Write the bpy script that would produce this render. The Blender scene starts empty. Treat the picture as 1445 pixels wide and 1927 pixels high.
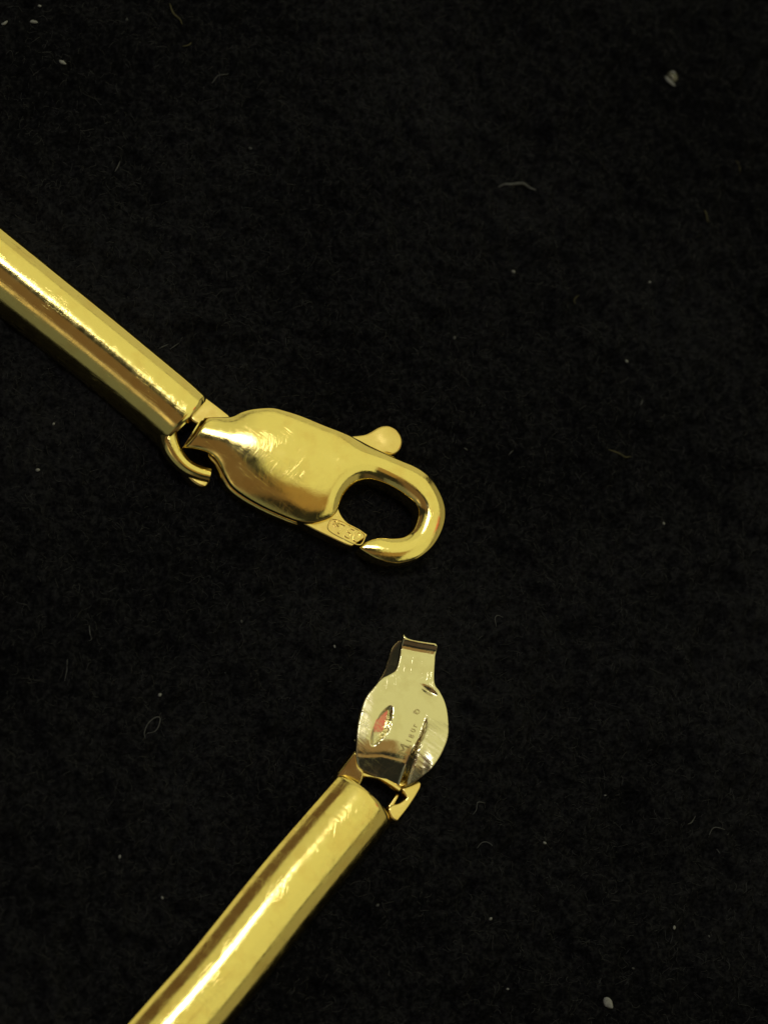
import bpy, math, random
import numpy as np
from mathutils import Vector, Matrix
from mathutils.geometry import delaunay_2d_cdt

random.seed(7)
rng = np.random.default_rng(7)
sc = bpy.context.scene
C = sc.collection
S = 0.001                      # everything is laid out in millimetres, S turns it into metres

# ------------------------------------------------------------------ camera
W0, H0 = 1445.0, 1927.0        # photograph size in pixels
FPX = 5600.0                   # focal length in those pixels
DIST = 140.0                   # mm from lens to the cloth
TX, TY = math.radians(-14), math.radians(-14)
vdir = Vector((math.tan(TX), math.tan(TY), 1)).normalized()
cam_pos = vdir * DIST
fwd = -vdir
right = fwd.cross(Vector((0, 1, 0))).normalized()
upv = right.cross(fwd).normalized()
cd = bpy.data.cameras.new('camera'); cam = bpy.data.objects.new('camera', cd); C.objects.link(cam)
cam.matrix_world = Matrix(((right.x, upv.x, -fwd.x, cam_pos.x * S), (right.y, upv.y, -fwd.y, cam_pos.y * S),
                           (right.z, upv.z, -fwd.z, cam_pos.z * S), (0, 0, 0, 1)))
cd.sensor_fit = 'VERTICAL'; cd.sensor_height = 24; cd.lens = 24 * FPX / H0
cd.clip_start = 0.005; cd.clip_end = 10
cd.dof.use_dof = True; cd.dof.focus_distance = (DIST - 1.6) * S; cd.dof.aperture_fstop = 32
sc.camera = cam
sc.render.resolution_x = 767; sc.render.resolution_y = 1024

def P(px, py, z=0.0):
    """photo pixel -> point (mm) on the level plane at height z"""
    d = fwd * FPX + right * (px - W0 / 2) - upv * (py - H0 / 2)
    t = (z - cam_pos.z) / d.z
    return np.array(cam_pos + d * t)
def PP(pts, z=0.0): return np.array([P(x, y, z)[:2] for x, y in pts])

# ------------------------------------------------------------------ world and lamps
w = bpy.data.worlds.new('World'); sc.world = w; w.use_nodes = True
bg = w.node_tree.nodes['Background']; bg.inputs[0].default_value = (0.50, 0.50, 0.38, 1); bg.inputs[1].default_value = 0.04
def area(name, loc, target, sx, sy, radiance, col):
    l = bpy.data.lights.new(name, 'AREA'); l.shape = 'RECTANGLE'; l.size = sx * S; l.size_y = sy * S
    l.color = col; l.energy = radiance * math.pi * sx * sy * S * S
    o = bpy.data.objects.new(name, l); C.objects.link(o)
    o.location = Vector(loc) * S
    o.rotation_euler = (Vector(target) - Vector(loc)).to_track_quat('-Z', 'Y').to_euler()
    return o
YEL = (0.97, 0.945, 0.44)
area('ceiling_glow', (165, 200, 360), (165, 200, 0), 360, 520, 0.74, YEL)
area('ceiling_glow_corner', (415, 255, 360), (415, 255, 0), 140, 410, 0.74, YEL)
area('ceiling_glow_right', (307, -200, 360), (307, -200, 0), 355, 280, 0.70, YEL)
area('ceiling_glow_back', (-125, 250, 362), (-125, 250, 0), 220, 360, 0.62, YEL)
area('orange_fill', (57, -130, 360), (57, -130, 0), 145, 140, 0.30, (1.0, 0.62, 0.20))  # added orange lamp, gives the tongue's lower half its warm reflection
area('wall_glow', (470, -60, 170), (0, -60, 170), 880, 290, 0.28, (0.98, 0.90, 0.42))
area('back_rim_fill', (130, 470, 182), (130, 0, 182), 640, 340, 0.50, (0.98, 0.92, 0.45))  # added lamp, keeps the upper-right metal edges yellow
area('ceiling_lamp', (-50, 70, 330), (0, 0, 0), 50, 60, 15, (1.0, 0.97, 0.90))
area('red_glow', (415, -5, 360), (415, -5, 0), 130, 100, 0.75, (1.0, 0.24, 0.17))  # added red lamp for an unseen red thing, mirrored in the tongue's dimple
area('brown_fill', (-130, -90, 230), (0, 0, 0), 200, 200, 0.13, (1.0, 0.58, 0.28))  # added lamp in place of the unseen hand and phone, for brown bands
area('left_brown', (-264, 225, 200), (0, 0, 0), 260, 190, 0.10, (1.0, 0.58, 0.28))  # added lamp, only for the brown band on the lower bar
area('front_brown', (60, -380, 120), (0, 0, 0), 360, 160, 0.06, (1.0, 0.62, 0.32))  # added low lamp, tints the tongue's rolled end brown
area('side_glow', (-242, -192, 260), (0, 0, 0), 80, 60, 0.55, (1.0, 0.78, 0.36))  # added small lamp for the peach wedge reflected in the upper bar
area('room_dim', (-230, -290, 175), (0, 0, 0), 420, 340, 0.125, (0.95, 1.0, 0.70))  # added dim lamp, lifts the upper bar's near side to grey-green
area('far_edge_fill', (-330, 300, 55), (0, 0, 0), 320, 130, 0.60, (0.98, 0.90, 0.42))  # added grazing lamp, brightens the lower bar's left edge
sc.view_settings.view_transform = 'Standard'; sc.view_settings.look = 'None'
sc.view_settings.exposure = 0.0; sc.view_settings.gamma = 1.0

# ------------------------------------------------------------------ materials
def newmat(name):
    m = bpy.data.materials.new(name); m.use_nodes = True
    nt = m.node_tree; return m, nt, nt.nodes, nt.links, nt.nodes['Principled BSDF']
def coords(nd, lk, sx=1, sy=1, sz=1, rot=(0, 0, 0)):
    tc = nd.new('ShaderNodeTexCoord'); mp = nd.new('ShaderNodeMapping')
    r = nd.new('ShaderNodeMapping'); r.inputs['Rotation'].default_value = rot
    lk.new(tc.outputs['Object'], r.inputs['Vector'])
    mp.inputs['Scale'].default_value = (sx * 1000, sy * 1000, sz * 1000)
    lk.new(r.outputs[0], mp.inputs['Vector']); return mp.outputs[0]
def noise(nd, lk, vec, scale, detail=3, rough=0.55):
    n = nd.new('ShaderNodeTexNoise'); n.inputs['Scale'].default_value = scale
    n.inputs['Detail'].default_value = detail; n.inputs['Roughness'].default_value = rough
    lk.new(vec, n.inputs['Vector']); return n.outputs['Fac']
def ramp(nd, lk, fac, a, b, ca=0.0, cb=1.0):
    r = nd.new('ShaderNodeMapRange'); r.inputs[1].default_value = a; r.inputs[2].default_value = b
    r.inputs[3].default_value = ca; r.inputs[4].default_value = cb; r.clamp = True
    lk.new(fac, r.inputs[0]); return r.outputs[0]
def math_(nd, lk, op, a, b):
    n = nd.new('ShaderNodeMath'); n.operation = op
    for i, x in enumerate((a, b)):
        if isinstance(x, (int, float)): n.inputs[i].default_value = x
        else: lk.new(x, n.inputs[i])
    return n.outputs[0]

def metal(name, col, col2, rough, scratch=1.0, brush=False, ang=0.0):
    m, nt, nd, lk, b = newmat(name)
    b.inputs['Metallic'].default_value = 1
    v = coords(nd, lk)
    big = noise(nd, lk, v, 0.9, 4)
    mix = nd.new('ShaderNodeMix'); mix.data_type = 'RGBA'
    mix.inputs[6].default_value = (*col, 1); mix.inputs[7].default_value = (*col2, 1)
    lk.new(ramp(nd, lk, big, 0.48, 0.66), mix.inputs[0]); lk.new(mix.outputs[2], b.inputs['Base Color'])
    # fine hairline scratches in three directions, thresholded so that only some show
    tot = None
    for k, (a, s) in enumerate(((0.6, 1.0), (-0.9, 0.8), (1.7, 0.7))):
        vv = coords(nd, lk, 0.5, 34 * s, 0.5, (0, 0, a + ang))
        f = noise(nd, lk, vv, 1.3, 1)
        f = ramp(nd, lk, f, 0.62, 0.72)
        tot = f if tot is None else math_(nd, lk, 'ADD', tot, f)
    msk = ramp(nd, lk, noise(nd, lk, v, 0.7, 2), 0.42, 0.62)
    tot = math_(nd, lk, 'MULTIPLY', tot, msk)
    micro = noise(nd, lk, v, 9, 4, 0.6)
    h = math_(nd, lk, 'ADD', math_(nd, lk, 'MULTIPLY', tot, 0.20 * scratch), math_(nd, lk, 'MULTIPLY', micro, 0.30))
    h = math_(nd, lk, 'ADD', h, math_(nd, lk, 'MULTIPLY', noise(nd, lk, v, 1.1, 2), 0.5))
    if brush:
        at = nd.new('ShaderNodeAttribute'); at.attribute_name = 'brush'
        vb = coords(nd, lk, 0.45, 4.5, 0.45, (0, 0, math.radians(38)))
        nb = noise(nd, lk, vb, 0.9, 3)
        h = math_(nd, lk, 'ADD', h, math_(nd, lk, 'MULTIPLY', math_(nd, lk, 'MULTIPLY', nb, at.outputs['Fac']), 8.0))
    bp = nd.new('ShaderNodeBump'); bp.inputs['Strength'].default_value = 0.55; bp.inputs['Distance'].default_value = 0.012 * S
    lk.new(h, bp.inputs['Height']); lk.new(bp.outputs[0], b.inputs['Normal'])
    r = ramp(nd, lk, noise(nd, lk, v, 2.2, 4), 0.35, 0.7, rough * 0.75, rough * 1.5)
    if brush: r = math_(nd, lk, 'ADD', r, math_(nd, lk, 'MULTIPLY', at.outputs['Fac'], 0.16))
    lk.new(r, b.inputs['Roughness'])
    return m
GOLD = metal('yellow_gold', (0.92, 0.75, 0.29), (0.88, 0.68, 0.25), 0.12, 1.0)
GOLDR = metal('satin_gold', (0.88, 0.68, 0.28), (0.82, 0.60, 0.24), 0.19, 0.6)
WHITE = metal('white_gold', (0.78, 0.71, 0.50), (0.72, 0.64, 0.43), 0.10, 1.0, True)

def cloth_mat():
    m, nt, nd, lk, b = newmat('black_felt')
    v = coords(nd, lk)
    f = math_(nd, lk, 'ADD', math_(nd, lk, 'MULTIPLY', noise(nd, lk, v, 4.2, 6, 0.7), 0.8), math_(nd, lk, 'MULTIPLY', noise(nd, lk, v, 0.07, 2, 0.5), 0.3))
    mix = nd.new('ShaderNodeMix'); mix.data_type = 'RGBA'
    mix.inputs[6].default_value = (0.0038, 0.0039, 0.0054, 1); mix.inputs[7].default_value = (0.018, 0.0185, 0.025, 1)
    lk.new(ramp(nd, lk, f, 0.47, 0.70), mix.inputs[0]); lk.new(mix.outputs[2], b.inputs['Base Color'])
    b.inputs['Roughness'].default_value = 1; b.inputs['Specular IOR Level'].default_value = 0.0
    bp = nd.new('ShaderNodeBump'); bp.inputs['Strength'].default_value = 0.9; bp.inputs['Distance'].default_value = 0.1 * S
    lk.new(noise(nd, lk, v, 7, 4, 0.7), bp.inputs['Height']); lk.new(bp.outputs[0], b.inputs['Normal'])
    return m
def plain(name, col, rough=0.8, spec=0.3, trans=0.0, bump=0.0):
    m, nt, nd, lk, b = newmat(name)
    v = coords(nd, lk); f = noise(nd, lk, v, 6, 3)
    mix = nd.new('ShaderNodeMix'); mix.data_type = 'RGBA'
    mix.inputs[6].default_value = (*[c * 0.7 for c in col], 1); mix.inputs[7].default_value = (*col, 1)
    lk.new(ramp(nd, lk, f, 0.35, 0.65), mix.inputs[0]); lk.new(mix.outputs[2], b.inputs['Base Color'])
    b.inputs['Roughness'].default_value = rough; b.inputs['Specular IOR Level'].default_value = spec
    b.inputs['Transmission Weight'].default_value = trans
    return m
CLOTH = cloth_mat()
FUZZ = plain('black_fibre', (0.044, 0.045, 0.058), 0.9, 0.1)
LINT = plain('grey_lint', (0.075, 0.077, 0.095), 0.9, 0.1)
LINTY = plain('straw_lint', (0.07, 0.064, 0.042), 0.9, 0.1)
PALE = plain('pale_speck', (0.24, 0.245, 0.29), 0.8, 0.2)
GLASS = plain('clear_bead', (0.9, 0.9, 0.86), 0.08, 0.5, 0.9)

# ------------------------------------------------------------------ helpers
def link_mesh(name, V, F, mat, parent=None, base=(0, 0, 0), smooth=True, sharp=40):
    me = bpy.data.meshes.new(name)
    V = (np.asarray(V, float) - np.asarray(base, float)) * S
    me.from_pydata(V.tolist(), [], [list(map(int, f)) for f in F]); me.update()
    me.validate()
    import bmesh
    bm = bmesh.new(); bm.from_mesh(me); bmesh.ops.recalc_face_normals(bm, faces=bm.faces); bm.to_mesh(me); bm.free()
    if smooth:
        me.polygons.foreach_set('use_smooth', [True] * len(me.polygons))
        if sharp: me.set_sharp_from_angle(angle=math.radians(sharp))
    me.materials.append(mat)
    o = bpy.data.objects.new(name, me); C.objects.link(o)
    if parent is not None: o.parent = parent
    else: o.location = Vector(base) * S
    return o
def thing(name, label, cat, base, group=None):
    o = bpy.data.objects.new(name, None); C.objects.link(o); o.empty_display_size = 0.001
    o.location = Vector(base) * S; o['label'] = label; o['category'] = cat
    if group: o['group'] = group
    return o
def tag(o, label, cat, group=None):
    o['label'] = label; o['category'] = cat
    if group: o['group'] = group
def spline(pts, closed=True, step=0.12, corners=()):
    """Catmull-Rom through pts (mm); indices in corners stay sharp"""
    pts = np.asarray(pts, float); n = len(pts); out = []
    for i in range(n if closed else n - 1):
        p1, p2 = pts[i], pts[(i + 1) % n]
        p0 = pts[i - 1] if (closed or i > 0) else p1 * 2 - p2
        p3 = pts[(i + 2) % n] if (closed or i + 2 < n) else p2 * 2 - p1
        if i in corners: p0 = p1 * 2 - p2
        if (i + 1) % n in corners: p3 = p2 * 2 - p1
        k = max(1, int(round(np.linalg.norm(p2 - p1) / step)))
        for j in range(k):
            t = j / k
            out.append(0.5 * (2 * p1 + (p2 - p0) * t + (2 * p0 - 5 * p1 + 4 * p2 - p3) * t * t + (3 * p1 - p0 - 3 * p2 + p3) * t ** 3))
    if not closed: out.append(pts[-1])
    return np.array(out)
def inside(pts, poly):
    x, y = pts[:, 0], pts[:, 1]; r = np.zeros(len(pts), bool); n = len(poly)
    for i in range(n):
        x1, y1 = poly[i]; x2, y2 = poly[(i + 1) % n]
        if y1 == y2: continue
        c = ((y1 > y) != (y2 > y)) & (x < (x2 - x1) * (y - y1) / (y2 - y1) + x1); r ^= c
    return r
def segdist(pts, poly, closed=True):
    d = np.full(len(pts), 1e9); n = len(poly)
    for i in range(n if closed else n - 1):
        a, b = poly[i], poly[(i + 1) % n]; ab = b - a; L = ab @ ab + 1e-12
        t = np.clip(((pts - a) @ ab) / L, 0, 1)
        d = np.minimum(d, np.linalg.norm(pts - a - t[:, None] * ab, axis=1))
    return d
def triangulate(poly, grid=0.12, rings=(0.03, 0.09, 0.17)):
    """triangles filling an outline, fine rings along the edge; returns verts2d, tris, distance to edge"""
    nx = np.roll(poly, -1, 0) - np.roll(poly, 1, 0)
    area2 = np.sum(poly[:, 0] * np.roll(poly[:, 1], -1) - np.roll(poly[:, 0], -1) * poly[:, 1])
    nrm = np.stack([-nx[:, 1], nx[:, 0]], 1); nrm /= np.linalg.norm(nrm, axis=1)[:, None] + 1e-12
    if area2 < 0: nrm = -nrm
    extra = []
    for r in rings:
        q = poly + nrm * r
        q = q[inside(q, poly)]; q = q[segdist(q, poly) > r * 0.85]; extra.append(q)
    lo, hi = poly.min(0), poly.max(0)
    gx, gy = np.meshgrid(np.arange(lo[0], hi[0], grid), np.arange(lo[1], hi[1], grid * 0.866))
    gx = gx + (np.arange(gx.shape[0]) % 2)[:, None] * grid / 2
    g = np.stack([gx.ravel(), gy.ravel()], 1); g = g[inside(g, poly)]
    rm = (rings[-1] if rings else 0) + grid * 0.55
    g = g[segdist(g, poly) > rm]; extra.append(g)
    allp = np.concatenate([poly] + extra)
    n = len(poly)
    res = delaunay_2d_cdt([Vector(p) for p in allp], [(i, (i + 1) % n) for i in range(n)], [], 0, 1e-6)
    v = np.array([[p.x, p.y] for p in res[0]]); t = np.array([f for f in res[2] if len(f) == 3])
    cen = v[t].mean(1); t = t[inside(cen, poly)]
    a = v[t[:, 0]]; b = v[t[:, 1]]; c = v[t[:, 2]]
    ar = (b[:, 0] - a[:, 0]) * (c[:, 1] - a[:, 1]) - (b[:, 1] - a[:, 1]) * (c[:, 0] - a[:, 0])
    t = t[np.abs(ar) > 1e-7]; ar = ar[np.abs(ar) > 1e-7]
    t[ar < 0] = t[ar < 0][:, ::-1]
    return v, t, segdist(v, poly)
def boundary(t):
    e = {}
    for a, b, c in t:
        for p, q in ((a, b), (b, c), (c, a)): e[(p, q)] = 1
    return [k for k in e if (k[1], k[0]) not in e]
def inflate(v, t, L, free=None):
    """soft domed height over an outline (screened Poisson, finite elements)"""
    n = len(v); I, J, Wt = [], [], []
    area_ = np.zeros(n); diag = np.zeros(n)
    p = v[t]
    A = 0.5 * np.abs((p[:, 1, 0] - p[:, 0, 0]) * (p[:, 2, 1] - p[:, 0, 1]) - (p[:, 1, 1] - p[:, 0, 1]) * (p[:, 2, 0] - p[:, 0, 0]))
    for k in range(3):
        i, j, o = t[:, k], t[:, (k + 1) % 3], t[:, (k + 2) % 3]
        e1, e2 = v[i] - v[o], v[j] - v[o]
        cot = np.clip((e1 * e2).sum(1) / (2 * A + 1e-12), -4, 60) * 0.5
        I += [i, j]; J += [j, i]; Wt += [cot, cot]
        area_ += np.bincount(i, A / 3, n)
    I, J, Wt = map(np.concatenate, (I, J, Wt)); diag = np.bincount(I, Wt, n)
    fixed = np.zeros(n, bool)
    for a, b in boundary(t): fixed[a] = fixed[b] = True
    if free is not None: fixed &= ~free
    D = diag + area_ / (L * L)
    def mul(x):
        y = D * x - np.bincount(I, Wt * x[J], n); y[fixed] = 0; return y
    bvec = area_.copy(); bvec[fixed] = 0
    x = np.zeros(n); r = bvec - mul(x); z = r / D; pdir = z.copy(); rz = r @ z
    for _ in range(600):
        Ap = mul(pdir); al = rz / (pdir @ Ap + 1e-30); x += al * pdir; r -= al * Ap
        if r @ r < 1e-18: break
        z = r / D; rz2 = r @ z; pdir = z + (rz2 / rz) * pdir; rz = rz2
    return np.maximum(x, 0)
def plate_mesh(v, t, ztop, zbot, wall_bevel=0.0):
    """closed solid: heightfield top, wall, underside"""
    n = len(v); ztop = np.broadcast_to(ztop, n); zbot = np.broadcast_to(zbot, n)
    V = np.concatenate([np.c_[v, ztop], np.c_[v, zbot]])
    F = [tuple(x) for x in t] + [(a + n, c + n, b + n) for a, b, c in t]
    for a, b in boundary(t): F.append((a, a + n, b + n, b))
    return V, F
def edge_round(d, r): 
    q = np.clip(d, 0, r); return -(r - np.sqrt(np.maximum(r * r - (r - q) ** 2, 0)))
def flat_plate(name, px, zref, ztop, zbot, mat, parent, base, rnd=0.06, step=0.1, grid=0.2, corners=(), fn=None):
    poly = spline(PP(px, zref), True, step, corners)
    v, t, d = triangulate(poly, grid, (rnd * 0.25, rnd * 0.6, rnd))
    z = ztop + edge_round(d, rnd)
    if fn is not None: z = z + fn(v)
    V, F = plate_mesh(v, t, z, zbot)
    return link_mesh(name, V, F, mat, parent, base)
def tube(path, rad, sides=6):
    path = np.asarray(path, float); V, F = [], []; n = len(path)
    rad = np.broadcast_to(rad, n)
    for i in range(n):
        d = path[min(i + 1, n - 1)] - path[max(i - 1, 0)]; d /= np.linalg.norm(d) + 1e-12
        u = np.cross(d, (0.13, 0.2, 1.0)); u /= np.linalg.norm(u) + 1e-12; w_ = np.cross(d, u)
        for k in range(sides):
            a = 2 * math.pi * k / sides; V.append(path[i] + rad[i] * (u * math.cos(a) + w_ * math.sin(a)))
    for i in range(n - 1):
        for k in range(sides):
            k2 = (k + 1) % sides; F.append((i * sides + k, i * sides + k2, (i + 1) * sides + k2, (i + 1) * sides + k))
    F.append(tuple(range(sides))[::-1]); F.append(tuple((n - 1) * sides + k for k in range(sides)))
    return V, F
def text_mesh(body, size, extr, bevel=0.0):
    cu = bpy.data.curves.new('txt', 'FONT'); cu.body = body; cu.size = size; cu.extrude = extr
    cu.align_x = 'CENTER'; cu.align_y = 'CENTER'; cu.resolution_u = 3; cu.bevel_depth = bevel; cu.bevel_resolution = 1
    o = bpy.data.objects.new('txt', cu); C.objects.link(o)
    dg = bpy.context.evaluated_depsgraph_get(); dg.update()
    me = bpy.data.meshes.new_from_object(o.evaluated_get(dg))
    V = np.array([tuple(p.co) for p in me.vertices]); F = [tuple(p.vertices) for p in me.polygons]
    bpy.data.objects.remove(o); bpy.data.curves.remove(cu); bpy.data.meshes.remove(me)
    return V, F

# ------------------------------------------------------------------ black cloth
def smooth_noise(ny, nx, sp, wl, seed):
    """band-limited random field, unit variance; wl = feature size in mm"""
    r = np.random.default_rng(seed).standard_normal((ny, nx))
    fy = np.fft.fftfreq(ny, sp)[:, None]; fx = np.fft.rfftfreq(nx, sp)[None]
    k = np.sqrt(fx ** 2 + fy ** 2) * wl
    f = np.fft.irfft2(np.fft.rfft2(r) * np.exp(-(k ** 2) * 1.2), s=(ny, nx)); return f / f.std()
SP = 0.13; NX, NY = 480, 600
cx = (np.arange(NX) - NX / 2) * SP; cy = (np.arange(NY) - NY / 2) * SP
X, Y = np.meshgrid(cx, cy)
Zc = 0.11 * smooth_noise(NY, NX, SP, 9, 1) + 0.10 * smooth_noise(NY, NX, SP, 2.4, 2) + 0.16 * smooth_noise(NY, NX, SP, 1.2, 3) + 0.10 * smooth_noise(NY, NX, SP, 0.5, 4)
u_ = (X - Y * 0.9)                                        # soft diagonal rolls of the felt
Zc += 0.20 * np.sin(u_ * 0.95 + 1.2 * smooth_noise(NY, NX, SP, 8, 5)) * np.clip((X + 2) / 14, 0, 1)
Zc -= 0.08
pq = np.stack([X.ravel(), Y.ravel()], 1); dist = np.full(len(pq), 9.0)           # the cloth is pressed flat under the jewellery
for line in ([(-100, 420), (60, 560), (200, 680), (340, 790), (480, 870), (620, 930), (760, 970)], [(240, 2040), (410, 1839), (535, 1682), (684, 1504), (750, 1400), (780, 1240)]):
    dist = np.minimum(dist, segdist(pq, PP(line, 0.0), False))
pr = np.clip((3.2 - dist) / 1.6, 0, 1).reshape(Zc.shape); pr = pr * pr * (3 - 2 * pr)
Zc = Zc * (1 - pr) + np.minimum(0.45 * Zc - 0.02, 0.04) * pr
def cloth_z(x, y):
    i = np.clip(((np.asarray(x) / SP) + NX / 2).astype(int), 0, NX - 1); j = np.clip(((np.asarray(y) / SP) + NY / 2).astype(int), 0, NY - 1)
    return Zc[j, i]
def grid_mesh(name, Xv, Yv, Zv, mat):
    ny, nx = Xv.shape; V = np.stack([Xv, Yv, Zv], -1).reshape(-1, 3) * S
    idx = np.arange(ny * nx).reshape(ny, nx)
    q = np.stack([idx[:-1, :-1], idx[:-1, 1:], idx[1:, 1:], idx[1:, :-1]], -1).reshape(-1, 4)
    me = bpy.data.meshes.new(name); me.vertices.add(len(V)); me.vertices.foreach_set('co', V.ravel().astype(np.float32))
    me.loops.add(q.size); me.loops.foreach_set('vertex_index', q.ravel().astype(np.int32))
    me.polygons.add(len(q)); me.polygons.foreach_set('loop_start', (np.arange(len(q)) * 4).astype(np.int32))
    me.update(calc_edges=True); me.polygons.foreach_set('use_smooth', np.ones(len(q), bool)); me.materials.append(mat)
    o = bpy.data.objects.new(name, me); C.objects.link(o); return o
cloth = grid_mesh('felt_cloth', X, Y, Zc, CLOTH); cloth['kind'] = 'structure'

# loose fuzz of the felt: far too many to count
NF = 20000; V, F = [], []
fx = rng.uniform(-27, 27, NF); fy = rng.uniform(-34, 34, NF)
dens = smooth_noise(NY, NX, SP, 4, 11)
for i in range(NF):
    x, y = fx[i], fy[i]
    a = rng.uniform(0, 2 * math.pi); L = rng.uniform(0.15, 0.55) * (1.6 if rng.random() < 0.06 else 1); bend = rng.normal(0, 1.2)
    pts = []; px_, py_ = x, y
    for k in range(4):
        pts.append((px_, py_)); px_ += math.cos(a) * L / 3; py_ += math.sin(a) * L / 3; a += bend / 3
    lift = rng.uniform(0.0, 0.10)
    path = [(p[0], p[1], float(cloth_z(p[0], p[1])) + 0.015 + lift * math.sin(math.pi * k / 3)) for k, p in enumerate(pts)]
    r = rng.uniform(0.006, 0.013); b0 = len(V)
    for k, p in enumerate(path):
        for s in range(3): V.append((p[0] + r * math.cos(2.1 * s + i), p[1] + r * math.sin(2.1 * s + i), p[2] + (r if s == 1 else -r)))
    for k in range(3):
        for s in range(3):
            s2 = (s + 1) % 3; F.append((b0 + k * 3 + s, b0 + k * 3 + s2, b0 + k * 3 + 3 + s2, b0 + k * 3 + 3 + s))
me = bpy.data.meshes.new('felt_fuzz'); me.from_pydata((np.array(V) * S).tolist(), [], F); me.materials.append(FUZZ)
fo = bpy.data.objects.new('felt_fuzz', me); C.objects.link(fo); fo['kind'] = 'stuff'
tag(fo, 'fine black fuzz standing up from the felt cloth', 'fuzz')

# ------------------------------------------------------------------ bar links
def bar(path_px, zc, widths, parent, base, roll, alpha, side, groove, name='bar'):
    """hollow D-section bar swept along a path; the last path point is the open end"""
    c = np.array([[*P(x, y, zc)[:2]] for x, y in path_px]); c = spline(c, False, 0.35)
    n = len(c); s = np.r_[0, np.cumsum(np.linalg.norm(np.diff(c, axis=0), axis=1))]
    wd = np.interp(np.linspace(0, 1, n), np.linspace(0, 1, len(widths)), widths)
    # add close-set rings for the rounded lip at the end
    dl = c[-1] - c[-2]; dl /= np.linalg.norm(dl)
    rings = [(c[i], wd[i] / 2, 1.0, 0) for i in range(n)]
    for q in (0.05, 0.10, 0.15, 0.20, 0.24):
        k = 1 - 0.11 * (q / 0.24) ** 2
        rings.append((c[-1] + dl * q, wd[-1] / 2, k, 0))
    inner = [(c[-1] + dl * 0.235, wd[-1] / 2, 0.80, 1), (c[-1] - dl * 0.3, wd[-1] / 2, 0.76, 1), (c[-1] - dl * 2.2, wd[-1] / 2, 0.74, 1)]
    rings += inner
    prof = []
    N = 56
    al = math.radians(alpha)
    for k in range(N):                       # crown: from the +x border over the top to the -x border
        t_ = al - 2 * al * k / (N - 1)
        x_ = math.sin(t_) / math.sin(al); y_ = (math.cos(t_) - math.cos(al)) / math.sin(al)
        g = groove * math.exp(-((x_ - 0.90) / 0.025) ** 2)
        prof.append((x_, y_ - g))
    prof = np.array(prof); sd = spline(np.r_[prof[-1:], side, prof[:1]], False, 0.05)[1:-1]
    prof = np.r_[prof, sd]; M = len(prof)
    V, F = [], []; cr, sr = math.cos(roll), math.sin(roll)
    for i, (p, a, k, inn) in enumerate(rings):
        d = (rings[min(i + 1, n - 1)][0] - rings[max(i - 1, 0)][0]) if i < n else dl
        d = d / (np.linalg.norm(d) + 1e-12); nr = np.array([-d[1], d[0]])
        for x_, y_ in prof:
            xx, yy = x_ * a * k, y_ * a * k
            xr, yr = xx * cr - yy * sr, xx * sr + yy * cr
            V.append((p[0] + nr[0] * xr, p[1] + nr[1] * xr, zc + yr))
    for i in range(len(rings) - 1):
        for k in range(M):
            k2 = (k + 1) % M; F.append((i * M + k, i * M + k2, (i + 1) * M + k2, (i + 1) * M + k))
    F.append(tuple(range(M))); F.append(tuple(range((len(rings) - 1) * M, len(rings) * M))[::-1])
    return link_mesh(name, V, F, GOLD, parent, base, True, 35)

b1 = P(170, 660, 0); T1 = thing('bar_link', 'polished gold half-round bar link hinged to the lobster clasp', 'bracelet link', b1)
SIDE1 = [(-1.08, -0.10), (-1.15, -0.27), (-1.19, -0.48), (-1.12, -0.66), (-0.85, -0.78), (-0.3, -0.80), (0.2, -0.86), (0.6, -0.95), (0.9, -0.95), (1.04, -0.7), (1.06, -0.4), (1.03, -0.1)]
bar([(-420, 190), (-280, 288), (-155, 382), (-45, 470), (53, 548), (192, 659), (309, 756), (343, 787)], 1.15, [3.1, 3.1, 3.05, 3.0, 2.95, 2.9, 2.86, 2.9], T1, b1, 0.30, 53, SIDE1, 0.02)
flat_plate('hinge_lug', [(352, 760), (370, 736), (386, 748), (410, 766), (434, 785), (424, 800), (400, 796), (378, 800), (360, 790)], 1.25, 1.35, 0.25, GOLDR, T1, b1, 0.08, 0.1, 0.2, (1, 4))
lug = spline(np.array([[*P(x, y, zz)[:2], zz, r] for x, y, zz, r in ((314, 784, 0.72, 0.34), (314, 808, 0.72, 0.46), (319, 832, 0.68, 0.50), (330, 856, 0.62, 0.46), (349, 877, 0.56, 0.40), (372, 889, 0.52, 0.37), (394, 895, 0.50, 0.36))]), False, 0.12)
V, F = tube(lug[:, :3], lug[:, 3], 20)
link_mesh('hinge_lug', V, F, GOLD, T1, b1, True, 50)
flat_plate('hinge_step', [(345, 885), (366, 893), (393, 899), (394, 908), (383, 917), (362, 907)], 0.5, 0.55, -0.15, GOLDR, T1, b1, 0.12, 0.08, 0.16)
V, F = tube([np.r_[P(392, 778, 0.6)[:2], 0.62], np.r_[P(386, 812, 0.6)[:2], 0.62], np.r_[P(384, 834, 0.6)[:2], 0.60]], 0.24, 12)
link_mesh('hinge_pin', V, F, GOLDR, T1, b1)

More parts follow.
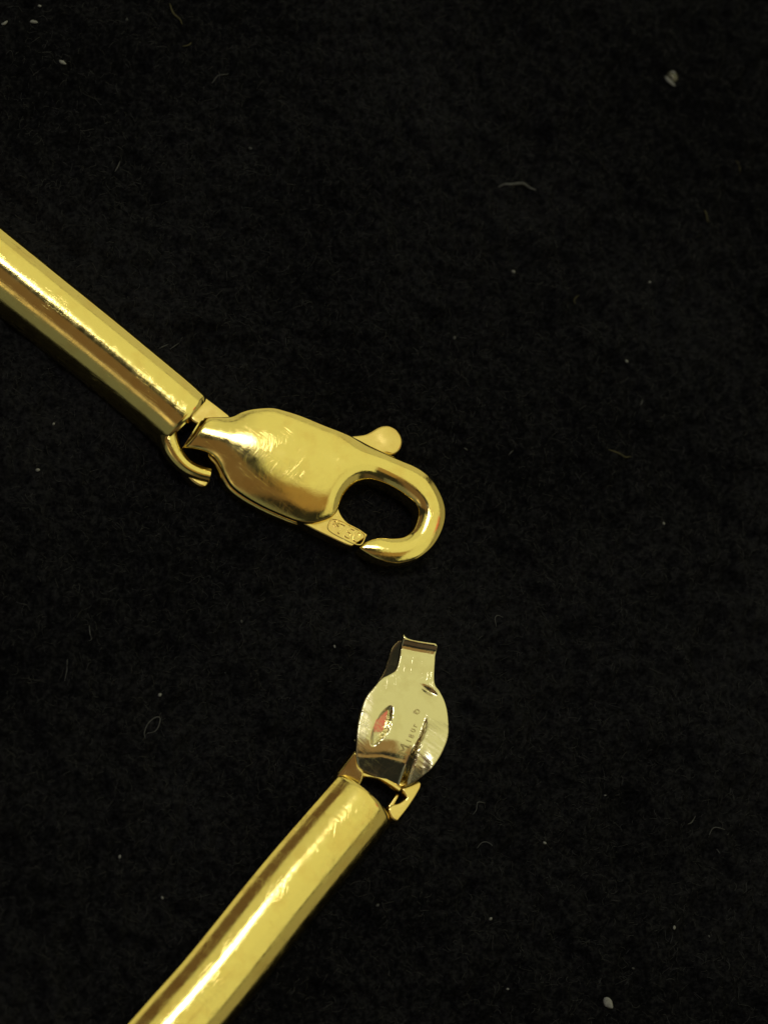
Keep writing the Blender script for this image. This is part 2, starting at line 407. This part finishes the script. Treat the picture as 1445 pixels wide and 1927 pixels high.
b2 = P(470, 1760, 0); T2 = thing('bar_link', 'polished gold half-round bar link hinged to the white-gold tongue, streaked with a white glare', 'bracelet link', b2)
SIDE2 = [(-1.05, -0.06), (-1.11, -0.18), (-1.15, -0.36), (-1.14, -0.52), (-1.05, -0.66), (-0.9, -0.74), (-0.4, -0.78), (0.4, -0.78), (0.85, -0.72), (0.98, -0.5), (1.02, -0.2)]
bar([(40, 2290), (142, 2154), (232, 2044), (327, 1934), (410, 1839), (535, 1682), (618, 1582), (684, 1504)], 1.15, [3.2, 3.2, 3.2, 3.2, 3.2, 3.2, 3.15, 3.05], T2, b2, 0.01, 47, SIDE2, 0.0)
flat_plate('hinge_lug', [(636, 1464), (648, 1440), (667, 1414), (671, 1424), (674, 1442), (684, 1455), (679, 1476), (668, 1484)], 1.25, 1.2, -0.05, GOLDR, T2, b2, 0.10, 0.1, 0.2, (2,), lambda q: np.clip((q - P(662, 1452, 1.25)[:2]) @ np.array([0.28, 0.28]), -0.3, 0.3))
flat_plate('hinge_lug', [(729, 1524), (736, 1516), (750, 1512), (764, 1502), (753, 1484), (772, 1477), (788, 1470), (791, 1481), (770, 1516), (746, 1547), (736, 1540)], 1.0, 1.1, -0.05, GOLDR, T2, b2, 0.08, 0.1, 0.2, (3, 4, 6, 9))
flat_plate('hinge_rib', [(728, 1520), (746, 1494), (751, 1497), (735, 1526)], 0.8, 0.85, 0.0, GOLDR, T2, b2, 0.05, 0.1, 0.2, (0, 1, 2, 3))

# ------------------------------------------------------------------ lobster clasp
CL = [(381, 784), (408, 784), (435, 784), (454, 776), (474, 771), (508, 769), (532, 774), (566, 785), (607, 802), (653, 820), (707, 845), (748, 864),
      (782, 879), (807, 897), (825, 922), (836, 949), (838, 974), (831, 1001), (815, 1028), (790, 1049), (765, 1058), (740, 1059), (711, 1051), (688, 1038),
      (677, 1030), (694, 1017), (715, 1011), (740, 1012), (761, 1009), (777, 997), (785, 978), (787, 962), (782, 949), (769, 937), (748, 922), (724, 910),
      (699, 903), (678, 906), (661, 916), (647, 933), (640, 949), (632, 966), (616, 976), (591, 982), (566, 979), (532, 966), (495, 949), (462, 930),
      (439, 912), (425, 891), (412, 866), (395, 850), (373, 842), (348, 837)]
ZR = 1.55
bc = P(590, 900, 0); TC = thing('lobster_clasp', 'polished gold lobster clasp with a closed hook and rounded thumb lever', 'clasp', bc)
poly = spline(PP(CL, ZR), True, 0.1, (0, 24, 53))
v, t, d = triangulate(poly, 0.11, (0.02, 0.06, 0.13))
A0, A1 = P(367, 811, ZR)[:2], P(838, 974, ZR)[:2]
# along-neck coordinate: distance from the rolled end of the neck
ne0, ne1 = P(385, 787, ZR)[:2], P(351, 835, ZR)[:2]
en = (ne1 - ne0) / np.linalg.norm(ne1 - ne0); nn = np.array([-en[1], en[0]]); 
if nn @ (A1 - A0) < 0: nn = -nn
sn = (v - ne0) @ nn
free = sn < 0.02
dome = inflate(v, t, 0.95, free)
hookness = 1 / (1 + np.exp(-((v - P(640, 900, ZR)[:2]) @ np.array([0.93, -0.37])) / 0.35))
k = 0.66 + 0.70 * hookness
roll_r = 0.26
drop = np.where(sn < roll_r, roll_r - np.sqrt(np.maximum(roll_r ** 2 - (roll_r - np.clip(sn, 0, roll_r)) ** 2, 0)), 0)
neckmask = np.clip(1 - sn / 1.6, 0, 1)
z = ZR + edge_round(d, 0.05) * (sn > 0.05) + dome * k + 0.11 * ((v - P(560, 880, ZR)[:2]) @ np.array([0.40, 0.92])) * (1 - 0.6 * hookness) - drop * 0.9 - neckmask * 0.10
zb = (ZR - 0.42) * (1 - hookness) + 0.28 * hookness
zb = np.where(sn < 1.2, np.minimum(zb, z - 0.22), zb)
zb = np.minimum(zb, z - 0.16)
V, F = plate_mesh(v, t, z, zb)
link_mesh('body', V, F, GOLD, TC, bc, True, 55)
body_px = [(400, 800)] + CL[2:11] + [(715, 880), (680, 900), (661, 916), (647, 933), (640, 949)] + CL[41:51] + [(398, 845)]
flat_plate('back_plate', body_px, ZR, 0.55, -0.10, GOLD, TC, bc, 0.22, 0.1, 0.18)
flat_plate('thumb_lever', [(600, 832), (640, 826), (661, 820), (676, 818), (688, 816), (700, 810), (712, 803), (723, 800), (735, 801), (747, 808), (755, 819), (758, 832), (754, 846), (745, 854), (735, 857), (723, 855), (706, 868), (660, 880), (620, 870)],
           1.25, 1.28, 0.58, GOLDR, TC, bc, 0.14, 0.1, 0.14, (), lambda q: 0.05 * np.exp(-(((q - P(733, 828, 1.25)[:2]) ** 2).sum(1)) / 0.25))
gate = flat_plate('gate', [(560, 955), (600, 935), (632, 940), (637, 957), (644, 972), (655, 984), (671, 993), (691, 1005), (690, 1010), (662, 1028), (653, 1026), (620, 1011), (580, 991), (562, 978)],
           1.05, 1.08, 0.10, GOLDR, TC, bc, 0.07, 0.08, 0.14, (7, 9))
# stamped fineness mark on the gate: star and 750 in a ridged cartouche
g0 = P(618, 985, 1.08)[:2]; g1 = P(672, 1012, 1.08)[:2]; gd = (g1 - g0) / np.linalg.norm(g1 - g0); gu = np.array([-gd[1], gd[0]])
gc = P(652, 1001, 1.08)[:2]
Vt, Ft = text_mesh('*750', 0.78, 0.05, 0.015)
Vt = [(*(gc + gd * x * 1.0 + gu * y), 1.085 + zz) for x, y, zz in Vt]
fr = []; 
for q in range(48):
    a = 2 * math.pi * q / 48; ca, sa = math.cos(a), math.sin(a); e = 0.5
    fr.append((*(gc + gd * 0.90 * math.copysign(abs(ca) ** e, ca) + gu * 0.36 * math.copysign(abs(sa) ** e, sa)), 1.085))
fr.append(fr[0]); V2, F2 = tube(fr, 0.035, 6); o_ = len(Vt)
link_mesh('hallmark', Vt + list(map(tuple, V2)), Ft + [tuple(i + o_ for i in f) for f in F2], GOLDR, gate, bc, False)

# ------------------------------------------------------------------ white-gold tongue
TG = [(757, 1192), (765, 1202), (783, 1207), (818, 1212), (822, 1220), (819, 1243), (818, 1284), (828, 1301), (838, 1322), (843, 1347), (842, 1378), (837, 1399), (824, 1426), (808, 1448), (797, 1459),
      (787, 1468), (770, 1477), (753, 1483), (735, 1472), (716, 1461), (697, 1453), (683, 1446), (674, 1430), (671, 1399), (673, 1368), (680, 1336), (689, 1312), (704, 1293), (718, 1277), (731, 1270), (745, 1260), (752, 1237), (756, 1208)]
ZT = 1.75
bt = P(755, 1370, 0); TT = thing('clasp_tongue', 'white-gold spring tongue with a square tip, rounded shoulders and stamped lettering', 'clasp', bt)
poly = spline(PP(TG, ZT), True, 0.08, (0, 3, 14))
v, t, d = triangulate(poly, 0.062, (0.02, 0.05))
def line_side(q, px, z=ZT):
    """signed distance to an open pixel polyline: positive on its left-hand side"""
    L = PP(px, z); dd = segdist(q, L, False); sg = np.zeros(len(q)); best = np.full(len(q), 1e9)
    for i in range(len(L) - 1):
        a, b = L[i], L[i + 1]; ab = b - a; tt = np.clip(((q - a) @ ab) / (ab @ ab), 0, 1)
        di = np.linalg.norm(q - a - tt[:, None] * ab, axis=1); cr = ab[0] * (q[:, 1] - a[1]) - ab[1] * (q[:, 0] - a[0])
        m_ = di < best; best[m_] = di[m_]; sg[m_] = np.sign(cr[m_])
    return dd * sg
def sstep(a, b, x): q = np.clip((x - a) / (b - a), 0, 1); return q * q * (3 - 2 * q)
z = np.full(len(v), ZT) + edge_round(d, 0.05)
# raised panel: gentle rise from the left, sharp step down at its right border
st = line_side(v, [(822, 1300), (811, 1325), (804, 1350), (795, 1382), (787, 1400), (779, 1420), (773, 1440), (768, 1470)])   # left of the line (image) = negative
st = -st
along = sstep(P(0, 1300, ZT)[1], P(0, 1350, ZT)[1], v[:, 1])
rise = (0.20 + 0.26 * sstep(P(0, 1310, ZT)[1], P(0, 1440, ZT)[1], v[:, 1])) * sstep(0.10 + 0.14 * sstep(P(0, 1320, ZT)[1], P(0, 1440, ZT)[1], v[:, 1]), -0.04, st)
z += rise * along
# the panel is gently convex
cpan = P(735, 1375, ZT)[:2]
z += 0.14 * np.exp(-(((v - cpan) @ np.array([0.95, -0.3])) / 1.1) ** 2 - (((v - cpan) @ np.array([0.3, 0.95])) / 1.9) ** 2)
# rolled lower end
rl = line_side(v, [(650, 1416), (690, 1421), (720, 1421), (760, 1430), (800, 1446), (840, 1462)])
rl = -rl; onpanel = sstep(P(806, 0, ZT)[0], P(788, 0, ZT)[0], v[:, 0])
soft = np.clip(rl + 1.15, 0, 1.15); z -= 0.15 * soft ** 2 * onpanel                      # the panel droops before the bend
z -= np.where(rl > 0, np.sqrt(rl ** 2 + 0.02) - 0.1414, 0) * 0.62 * onpanel
# almond-shaped dimple
ca_ = P(717, 1366, ZT)[:2]; ad = P(733, 1334, ZT)[:2] - P(702, 1400, ZT)[:2]; ad /= np.linalg.norm(ad); au = np.array([-ad[1], ad[0]])
q1 = ((v - ca_) @ ad) / 0.98; q2 = ((v - ca_) @ au) / (0.36 - 0.10 * np.abs(q1)); rr = np.sqrt(q1 ** 2 + q2 ** 2)
rel = v - ca_
z += sstep(1.08, 0.86, rr) * (-0.15 - 0.385 * rel[:, 0] + 0.145 * rel[:, 1])
# small dent on the right shoulder
cd_ = P(806, 1300, ZT)[:2]; q1 = ((v - cd_) @ np.array([0.85, -0.5])) / 0.4; q2 = ((v - cd_) @ np.array([0.5, 0.85])) / 0.13
z -= 0.10 * np.exp(-(q1 ** 2 + q2 ** 2))
# tip: turned-up lip with a groove behind it
tp = line_side(v, [(740, 1199), (765, 1203), (783, 1207), (818, 1213), (850, 1219)])
tp = np.abs(tp); tipm = sstep(P(0, 1290, ZT)[1], P(0, 1236, ZT)[1], v[:, 1])
z += tipm * (0.20 * sstep(0.34, 0.02, tp) - 0.05 * np.exp(-((tp - 0.50) / 0.13) ** 2))
z += 0.10 * sstep(0.22, 0.0, np.hypot(*(v - P(757, 1192, ZT)[:2]).T))
V, F = plate_mesh(v, t, z, z - 0.20)
leaf = link_mesh('upper_leaf', V, F, WHITE, TT, bt, True, 50)
br = np.maximum(sstep(-0.05, -0.16, st) * along, sstep(0.9, 0.3, d) * sstep(P(720, 0, ZT)[0], P(700, 0, ZT)[0], v[:, 0]) * sstep(P(0, 1400, ZT)[1], P(0, 1360, ZT)[1], v[:, 1]))
br = np.r_[br, br]
at = leaf.data.attributes.new('brush', 'FLOAT', 'POINT')
at.data.foreach_set('value', br.astype(np.float32)[:len(leaf.data.vertices)] if len(leaf.data.vertices) == len(br) else np.zeros(len(leaf.data.vertices), np.float32))
# stamped letters climbing along the panel border
from mathutils.kdtree import KDTree
kd = KDTree(len(v))
for i, q in enumerate(v): kd.insert((q[0], q[1], 0), i)
kd.balance()
Lv, Lf = [], []
def stamp(body, cpx, size, ang_px):
    c0 = P(*cpx, ZT)[:2]; c1 = P(cpx[0] + ang_px[0], cpx[1] + ang_px[1], ZT)[:2]; dx = (c1 - c0) / np.linalg.norm(c1 - c0); dy = np.array([-dx[1], dx[0]])
    Vt, Ft = text_mesh(body, size, 0.012, 0.006); o_ = len(Lv)
    for x, y, zz in Vt:
        p = c0 + dx * x + dy * y; _, i, _ = kd.find((p[0], p[1], 0)); Lv.append((p[0], p[1], z[i] + 0.006 + zz))
    Lf.extend(tuple(i + o_ for i in f) for f in Ft)
for ch, c_, sz in (('M', (761, 1411), 0.62), ('.', (768, 1402), 0.4), ('1', (769, 1395), 0.36), ('8', (774, 1386), 0.36), ('0', (777, 1375), 0.36), ('r', (780, 1366), 0.36)):
    stamp(ch, c_, sz, (9, -30))
stamp('o', (783, 1339), 0.5, (9, -30)); stamp('*', (783, 1341), 0.4, (9, -30))
DARKW = metal('stamped_white_gold', (0.52, 0.44, 0.26), (0.46, 0.38, 0.22), 0.32, 0.3)
link_mesh('lettering', Lv, Lf, DARKW, leaf, bt, False)
flat_plate('lower_leaf', [(748, 1206), (737, 1219), (729, 1245), (720, 1270), (700, 1296), (684, 1325), (672, 1362), (668, 1400), (673, 1430), (690, 1448), (730, 1462), (775, 1462), (800, 1430), (815, 1380), (812, 1320), (790, 1268), (795, 1215)],
           0.3, 0.32, -0.12, WHITE, TT, bt, 0.06, 0.1, 0.2, (0, 16), lambda q: np.clip((q[:, 0] - P(735, 0, 0.3)[0]) * 0.5, -0.3, 0.4))
# bent strip of the hinge loop at the foot of the tongue
lp = spline(np.array([P(x, y, 1.0)[:2] for x, y in ((671, 1434), (676, 1444), (683, 1457), (700, 1460), (716, 1464), (734, 1474), (752, 1486))]), False, 0.08)
V, F = [], []
for i, p in enumerate(lp):
    dd = lp[min(i + 1, len(lp) - 1)] - lp[max(i - 1, 0)]; dd /= np.linalg.norm(dd); nr = np.array([-dd[1], dd[0]])
    for s_, h_ in ((0.11, 0.45), (0.11, 1.04), (0.06, 1.10), (-0.06, 1.10), (-0.11, 1.04), (-0.11, 0.45)): V.append((*(p + nr * s_), h_))
for i in range(len(lp) - 1):
    for k_ in range(6): F.append((i * 6 + k_, i * 6 + (k_ + 1) % 6, i * 6 + 6 + (k_ + 1) % 6, i * 6 + 6 + k_))
F.append((0, 1, 2, 3, 4, 5)); F.append(tuple((len(lp) - 1) * 6 + k_ for k_ in range(6)))
link_mesh('hinge_loop', V, F, GOLDR, TT, bt, True, 30)

# ------------------------------------------------------------------ lint and specks on the cloth
def on_cloth(px, py):
    p = P(px, py, -0.05); return np.array([p[0], p[1], float(cloth_z(p[0], p[1]))])
def pebble(name, px, py, rx, ry, rz, ang, mat, pinch=0.0, seed=0, jit=0.10):
    """small irregular chip half sunk in the felt; rx, ry in photo pixels"""
    c = on_cloth(px, py); r_ = np.random.default_rng(seed + int(px)); V, F = [], []; nu, nv = 12, 7
    for j in range(nv + 1):
        th = math.pi * j / nv
        for i in range(nu):
            ph = 2 * math.pi * i / nu; f = 1 + r_.normal(0, jit)
            x, y, zz = math.sin(th) * math.cos(ph) * f, math.sin(th) * math.sin(ph) * f, math.cos(th)
            y *= 1 - pinch * max(0, x); x *= rx / 40; y *= ry / 40; a = math.radians(ang)
            V.append((c[0] + x * math.cos(a) - y * math.sin(a), c[1] + x * math.sin(a) + y * math.cos(a), c[2] + rz * 0.7 + zz * rz))
    for j in range(nv):
        for i in range(nu): F.append((j * nu + i, j * nu + (i + 1) % nu, (j + 1) * nu + (i + 1) % nu, (j + 1) * nu + i))
    return link_mesh(name, V, F, mat, None, (c[0], c[1], c[2]), True, 0)
def fibre(name, pxs, rad, mat, lift=0.05):
    pts = np.array([P(x, y, -0.05)[:2] for x, y in pxs]); s_ = spline(pts, False, 0.08)
    zz = np.convolve(np.pad(cloth_z(s_[:, 0], s_[:, 1]), 3, 'edge'), np.ones(7) / 7, 'valid')
    n_ = len(s_); zz = zz + rad + lift * np.sin(np.linspace(0, math.pi, n_))
    rr = rad * (0.35 + 0.65 * np.sin(np.linspace(0.25, math.pi - 0.25, n_)))
    V, F = tube(np.c_[s_, zz], rr, 6); c = (s_[0][0], s_[0][1], zz[0])
    return link_mesh(name, V, F, mat, None, c, True, 0)

c_ = on_cloth(1266, 144); TB = thing('clear_bead', 'tiny dark glassy bead with a bright curved highlight on the black cloth', 'bead', c_)
for nm, o in (('shell', pebble('shell', 1267, 143, 12, 14, 0.24, 20, GLASS, jit=0.0)), ('glint', fibre('glint', [(1254, 141), (1257, 149), (1263, 156), (1271, 160)], 0.085, PALE, 0.16)), ('glint_chip', pebble('glint_chip', 1267, 136, 6, 4, 0.20, -30, PALE, 0.3))):  # pale crescent and chip are the bead's highlights built as solid shapes
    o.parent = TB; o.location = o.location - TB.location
tag(pebble('white_flake', 1143, 1888, 12.5, 8.5, 0.12, -52, PALE, 0.5), 'largest pale white flake, pointed at one end, on the black cloth', 'flake')
tag(pebble('lint_rod', 63, 39, 10, 3, 0.07, -3, PALE), 'short straight pale lint rod on the black cloth', 'lint')
tag(fibre('lint_curl', [(3, 48), (9, 46), (14, 41)], 0.07, PALE, 0.02), 'short curved pale lint bit beside the straight lint rod', 'lint')
tag(pebble('lint_flake', 117, 121, 7, 3.5, 0.07, -20, PALE, 0.3), 'small wedge-shaped pale lint flake on the black cloth', 'lint')
tag(fibre('lint_thread', [(936, 354), (946, 350), (958, 350), (972, 347), (986, 347), (998, 352), (1008, 357)], 0.085, LINT, 0.06), 'long wispy grey lint thread lying flat on the black cloth', 'lint')
for i, (x, y, r) in enumerate([(473, 276, 4), (303, 1306, 4), (628, 1217, 4), (424, 1265, 3), (70, 888, 4), (101, 799, 3), (454, 1170, 3), (966, 511, 4), (1223, 530, 3.5), (853, 638, 4), (1248, 985, 3), (1020, 1588, 3.5),
                              (705, 1706, 4), (228, 1611, 4), (308, 1688, 3), (1192, 1822, 3), (920, 1730, 3.5), (1270, 1745, 4), (1335, 1762, 3), (960, 1860, 3), (1142, 1494, 3.5), (240, 35, 3), (1180, 678, 3.5), (75, 12, 3.5)]):
    tag(pebble('dust_speck', x, y, r, r * 0.7, 0.06, (i * 47) % 180, PALE if i % 3 else LINT, 0.2, i), 'tiny pale dust speck resting on the black cloth', 'dust', 'dust specks on the black cloth')
fibs = [([(870, 838), (876, 843), (881, 846)], 0.045, LINT), ([(957, 856), (962, 850), (967, 845)], 0.035, LINT), ([(1142, 848), (1158, 855), (1178, 858), (1192, 855)], 0.045, LINTY), ([(1318, 402), (1322, 412), (1326, 424)], 0.04, LINTY),
        ([(889, 1533), (895, 1525), (896, 1512), (902, 1510), (914, 1511)], 0.026, LINT), ([(899, 1596), (908, 1585), (918, 1585), (927, 1594), (927, 1604)], 0.026, LINT), ([(1292, 1551), (1302, 1547), (1312, 1533)], 0.03, LINT),
        ([(1336, 1570), (1343, 1558), (1352, 1556), (1366, 1560)], 0.026, LINT), ([(1352, 1594), (1358, 1604), (1364, 1612)], 0.024, LINT), ([(168, 1178), (169, 1192), (173, 1203), (160, 1205)], 0.03, LINT), ([(126, 1242), (125, 1262), (122, 1282)], 0.026, LINT),
        ([(274, 1390), (273, 1378), (280, 1361), (292, 1350), (303, 1349), (300, 1365), (292, 1376), (278, 1379)], 0.028, LINT), ([(322, 655), (331, 648), (341, 640)], 0.026, LINT), ([(300, 655), (308, 651), (318, 646)], 0.03, LINT),
        ([(1386, 300), (1390, 312), (1393, 325)], 0.03, LINTY), ([(217, 323), (223, 312), (228, 300)], 0.03, LINT), ([(400, 155), (410, 143), (424, 140), (432, 136)], 0.028, LINT), ([(345, 84), (356, 83), (363, 78)], 0.04, LINTY),
        ([(322, 2), (328, 20), (340, 34), (343, 46)], 0.05, LINTY), ([(1096, 548), (1084, 560), (1086, 568)], 0.03, LINTY), ([(1206, 762), (1210, 754), (1211, 748)], 0.03, LINT), ([(932, 1180), (930, 1165), (936, 1158), (948, 1162)], 0.024, LINT)]
own = {0: 'short thick grey lint fibre lying beside the hook of the gold clasp', 2: 'longest straw-coloured lint fibre, gently bowed, on the black cloth', 4: 'hooked grey lint fibre with a right-angle bend on the black cloth',
       5: 'arched grey lint fibre curled like a horseshoe on the black cloth', 7: 'grey lint fibre with one sharp elbow on the black cloth', 9: 'grey lint fibre bent back at its foot like a letter J', 10: 'straight upright grey lint fibre beside the J-shaped fibre',
       11: 'grey lint fibre curled into a closed leaf-shaped loop', 16: 'wavy grey lint fibre rising in two steps on the black cloth', 18: 'thick straw-coloured lint strand with a double bend on the black cloth'}
for k, (pth, r, m_) in enumerate(fibs):
    lab = own.get(k, 'tiny straw-coloured lint fibre on the black cloth' if m_ is LINTY else 'tiny grey lint fibre on the black cloth')
    tag(fibre('lint_fibre', pth, r, m_), lab, 'lint', 'straw-coloured lint fibres on the cloth' if (m_ is LINTY and k not in own) else 'grey lint fibres on the cloth' if k not in own else None)
